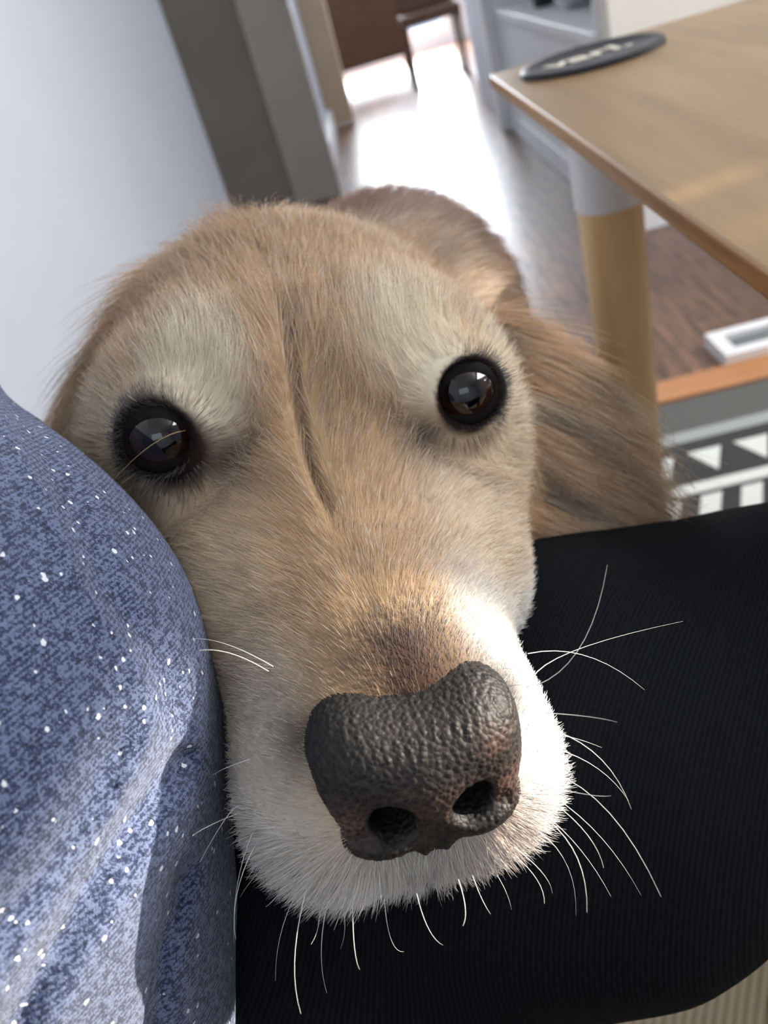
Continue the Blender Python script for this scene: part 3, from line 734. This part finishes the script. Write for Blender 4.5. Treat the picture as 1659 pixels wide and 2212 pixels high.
# ------------------------------------------------------------------ person: sitting, seen from the eyes down
person = empty('person', (-0.15, 0.05, 0.0))
tag(person, 'person seated in a speckled blue knit top and black trousers', 'person')
def shirt_sdf(P):          # camera axes
    sil = [(-260, 640, 0.30), (-60, 790, 0.27), (60, 905, 0.25), (200, 1055, 0.238), (350, 1275, 0.228), (443, 1500, 0.222), (448, 1640, 0.220), (415, 1760, 0.220)]
    d = None; r = 0.085
    cs = []
    for i, s in enumerate(sil):
        p = cam_pt(*s); a = cam_pt(*sil[max(i-1, 0)]); b = cam_pt(*sil[min(i+1, len(sil)-1)])
        tg = nrm(b-a); ray = nrm(p); nn = nrm(np.cross(tg, ray)); nn = nn if nn[0] < 0 else -nn
        cs.append(p+nn*r)
    for a, b in zip(cs[:-1], cs[1:]):
        q = cap(P, a, b, r, r); d = q if d is None else smin(d, q, 0.01)
    low = cap(P, cam_pt(115, 2010, 0.205), cam_pt(100, 2600, 0.205), 0.0445, 0.046)
    d = smin(d, low, 0.012)
    d = smin(d, cap(P, cs[-1]+np.array([-0.02, -0.02, -0.03]), cam_pt(-300, 2500, 0.27), 0.085, 0.10), 0.03)
    # folds of the cloth
    D = np.maximum(-P[..., 2], 0.03); X = P[..., 0]/D*FPX+829.5; Y = 1106-P[..., 1]/D*FPX
    def fold(pts, width):
        m = None
        for (xa, ya), (xb, yb) in zip(pts[:-1], pts[1:]):
            vx, vy = xb-xa, yb-ya; h = np.clip(((X-xa)*vx+(Y-ya)*vy)/(vx*vx+vy*vy), 0, 1)
            q = np.hypot(X-xa-h*vx, Y-ya-h*vy); m = q if m is None else np.minimum(m, q)
        return np.exp(-(m/width)**2)
    e = 0.0055*fold([(385, 1640), (300, 1750), (190, 1920), (60, 2150), (-60, 2400)], 36)
    e = e+0.0038*fold([(400, 1880), (350, 2040), (320, 2300)], 26)
    e = e+0.0030*fold([(250, 1620), (130, 1850), (-60, 2060)], 40)
    e = e-0.0022*fold([(-30, 850), (110, 1090), (185, 1280), (300, 1440), (330, 1560), (240, 1760)], 16)
    e = e+0.0022*fold([(10, 850), (150, 1080), (225, 1280), (350, 1440), (380, 1560)], 30)
    return d+e
SV, SQ = grid_mesh(shirt_sdf, (-0.36, -0.30, -0.42), (-0.03, 0.20, -0.085), 0.0025)
def knit(nt, b):
    v = coords(nt); v2 = coords(nt, (1, 1, 1), (0.3, 0.2, 0.5))
    n1 = noise(nt, v, 1700, 3, 0.8); n3 = noise(nt, v, 24, 2)
    wv = node(nt, 'ShaderNodeTexWave', wave_type='BANDS'); wv.bands_direction = 'Z'; wv.inputs['Scale'].default_value = 300
    wv.inputs['Distortion'].default_value = 2.5; wv.inputs['Detail'].default_value = 2; wv.inputs['Detail Scale'].default_value = 6
    nt.links.new(v2, wv.inputs['Vector'])
    n2 = noise(nt, v, 620, 2, 0.6)
    m0 = node(nt, 'ShaderNodeMath', operation='MULTIPLY_ADD'); m0.inputs[1].default_value = 0.13
    nt.links.new(wv.outputs['Fac'], m0.inputs[0]); nt.links.new(n1, m0.inputs[2])
    ma = node(nt, 'ShaderNodeMath', operation='MULTIPLY_ADD'); ma.inputs[1].default_value = 0.75
    nt.links.new(n2, ma.inputs[0]); nt.links.new(m0.outputs[0], ma.inputs[2])
    base = ramp(nt, ma.outputs[0], [(0.66, (20, 27, 46)), (0.92, (54, 65, 95)), (1.0, (104, 116, 146))])
    vo = node(nt, 'ShaderNodeTexVoronoi'); vo.inputs['Scale'].default_value = 400
    nz = node(nt, 'ShaderNodeTexNoise'); nz.inputs['Scale'].default_value = 900; nt.links.new(v, nz.inputs['Vector'])
    vm = node(nt, 'ShaderNodeVectorMath', operation='MULTIPLY_ADD'); vm.inputs[1].default_value = (0.0011, 0.0011, 0.0011)
    nt.links.new(nz.outputs['Color'], vm.inputs[0]); nt.links.new(v, vm.inputs[2]); nt.links.new(vm.outputs[0], vo.inputs['Vector'])
    sep = nt.nodes.new('ShaderNodeSeparateColor'); nt.links.new(vo.outputs['Color'], sep.inputs[0])
    th = node(nt, 'ShaderNodeMath', operation='MULTIPLY'); th.inputs[1].default_value = 0.27; nt.links.new(sep.outputs[0], th.inputs[0])
    gt = node(nt, 'ShaderNodeMath', operation='GREATER_THAN'); gt.inputs[1].default_value = 0.60; nt.links.new(sep.outputs[1], gt.inputs[0])
    lt = node(nt, 'ShaderNodeMath', operation='LESS_THAN'); nt.links.new(vo.outputs['Distance'], lt.inputs[0]); nt.links.new(th.outputs[0], lt.inputs[1])
    ml = node(nt, 'ShaderNodeMath', operation='MULTIPLY'); nt.links.new(gt.outputs[0], ml.inputs[0]); nt.links.new(lt.outputs[0], ml.inputs[1])
    mx = node(nt, 'ShaderNodeMix', data_type='RGBA'); nt.links.new(ml.outputs[0], mx.inputs[0]); nt.links.new(base, mx.inputs[6]); mx.inputs[7].default_value = (*lin((226, 230, 236)), 1)
    nt.links.new(mx.outputs[2], b.inputs['Base Color'])
    bump(nt, b, ma.outputs[0], 0.8, 0.0007)
M_knit = mat('speckled_blue_knit', rough=0.9, spec=0.15, build=knit, Sheen_Weight=0.25)
def pants_sdf(P):          # room axes
    d = cap(P, (-0.16, 0.185, 0.600), (0.015, 0.192, 0.618), 0.088, 0.078)        # thigh under the dog's chin
    d = smin(d, cap(P, (0.015, 0.192, 0.618), (0.085, 0.208, 0.611), 0.078, 0.0665), 0.004)
    d = smin(d, cap(P, (0.085, 0.208, 0.611), (0.40, 0.225, 0.606), 0.0665, 0.062), 0.004)
    d = smin(d, cap(P, (0.40, 0.225, 0.606), (0.44, 0.230, 0.12), 0.061, 0.052), 0.03)
    e = cap(P, (-0.18, -0.13, 0.58), (0.38, -0.16, 0.590), 0.095, 0.070)        # the other thigh
    e = smin(e, cap(P, (0.38, -0.16, 0.590), (0.43, -0.16, 0.12), 0.070, 0.052), 0.03)
    d = smin(d, e, 0.02)
    d = smin(d, ell(P, (-0.22, 0.03, 0.57), (0.16, 0.20, 0.12)), 0.05)
    u = P[..., 0]*0.8-P[..., 1]*0.6
    return d-0.0022*np.sin(u*75+2*np.sin(P[..., 2]*40))*sst(0.12, -0.05, P[..., 0])
PV, PQ = grid_mesh(pants_sdf, (-0.42, -0.25, 0.05), (0.56, 0.36, 0.74), 0.005)
def twill(c1, c2):
    def f(nt, b):
        v = coords(nt, rot=(0, 0, 0.6)); wv = node(nt, 'ShaderNodeTexWave'); wv.inputs['Scale'].default_value = 260; wv.inputs['Distortion'].default_value = 0.6
        nt.links.new(v, wv.inputs['Vector']); n = noise(nt, v, 500, 3)
        ma = node(nt, 'ShaderNodeMath', operation='MULTIPLY_ADD'); ma.inputs[1].default_value = 0.5; nt.links.new(wv.outputs['Fac'], ma.inputs[0]); nt.links.new(n, ma.inputs[2])
        nt.links.new(ramp(nt, ma.outputs[0], [(0.4, c1), (0.95, c2)]), b.inputs['Base Color']); bump(nt, b, ma.outputs[0], 0.4, 0.0005)
    return f
M_twill = mat('near_black_twill', rough=0.95, spec=0.1, build=twill((9, 10, 13), (19, 22, 27)))
# the body below the clothes: torso, thighs and shins in one skin
def person_sdf(P):
    d = ell(P, (-0.27, 0.02, 0.62), (0.09, 0.15, 0.16))
    for y0, y1 in ((0.192, 0.220), (-0.12, -0.16)):
        d = smin(d, cap(P, (-0.16, y0, 0.605), (0.39, y1, 0.604), 0.050, 0.044), 0.02)
        d = smin(d, cap(P, (0.39, y1, 0.59), (0.435, y1, 0.10), 0.048, 0.038), 0.02)
        d = smin(d, ell(P, (0.49, y1, 0.054), (0.11, 0.042, 0.040)), 0.02)
    return d
QV, QQ = grid_mesh(person_sdf, (-0.40, -0.20, 0.0), (0.66, 0.36, 0.80), 0.010)
M_person = mat('skin', rough=0.6, build=paint((206, 160, 136), (214, 170, 146), 60))
pb = fast_mesh('body', QV, QQ, [M_person], person)
sh = fast_mesh('shirt', c2w(SV), SQ, [M_knit], person); sh['label'] = 'blue knit top flecked with white'
tr_ = fast_mesh('trousers', PV, PQ, [M_twill], person); tr_['label'] = 'near black trousers'
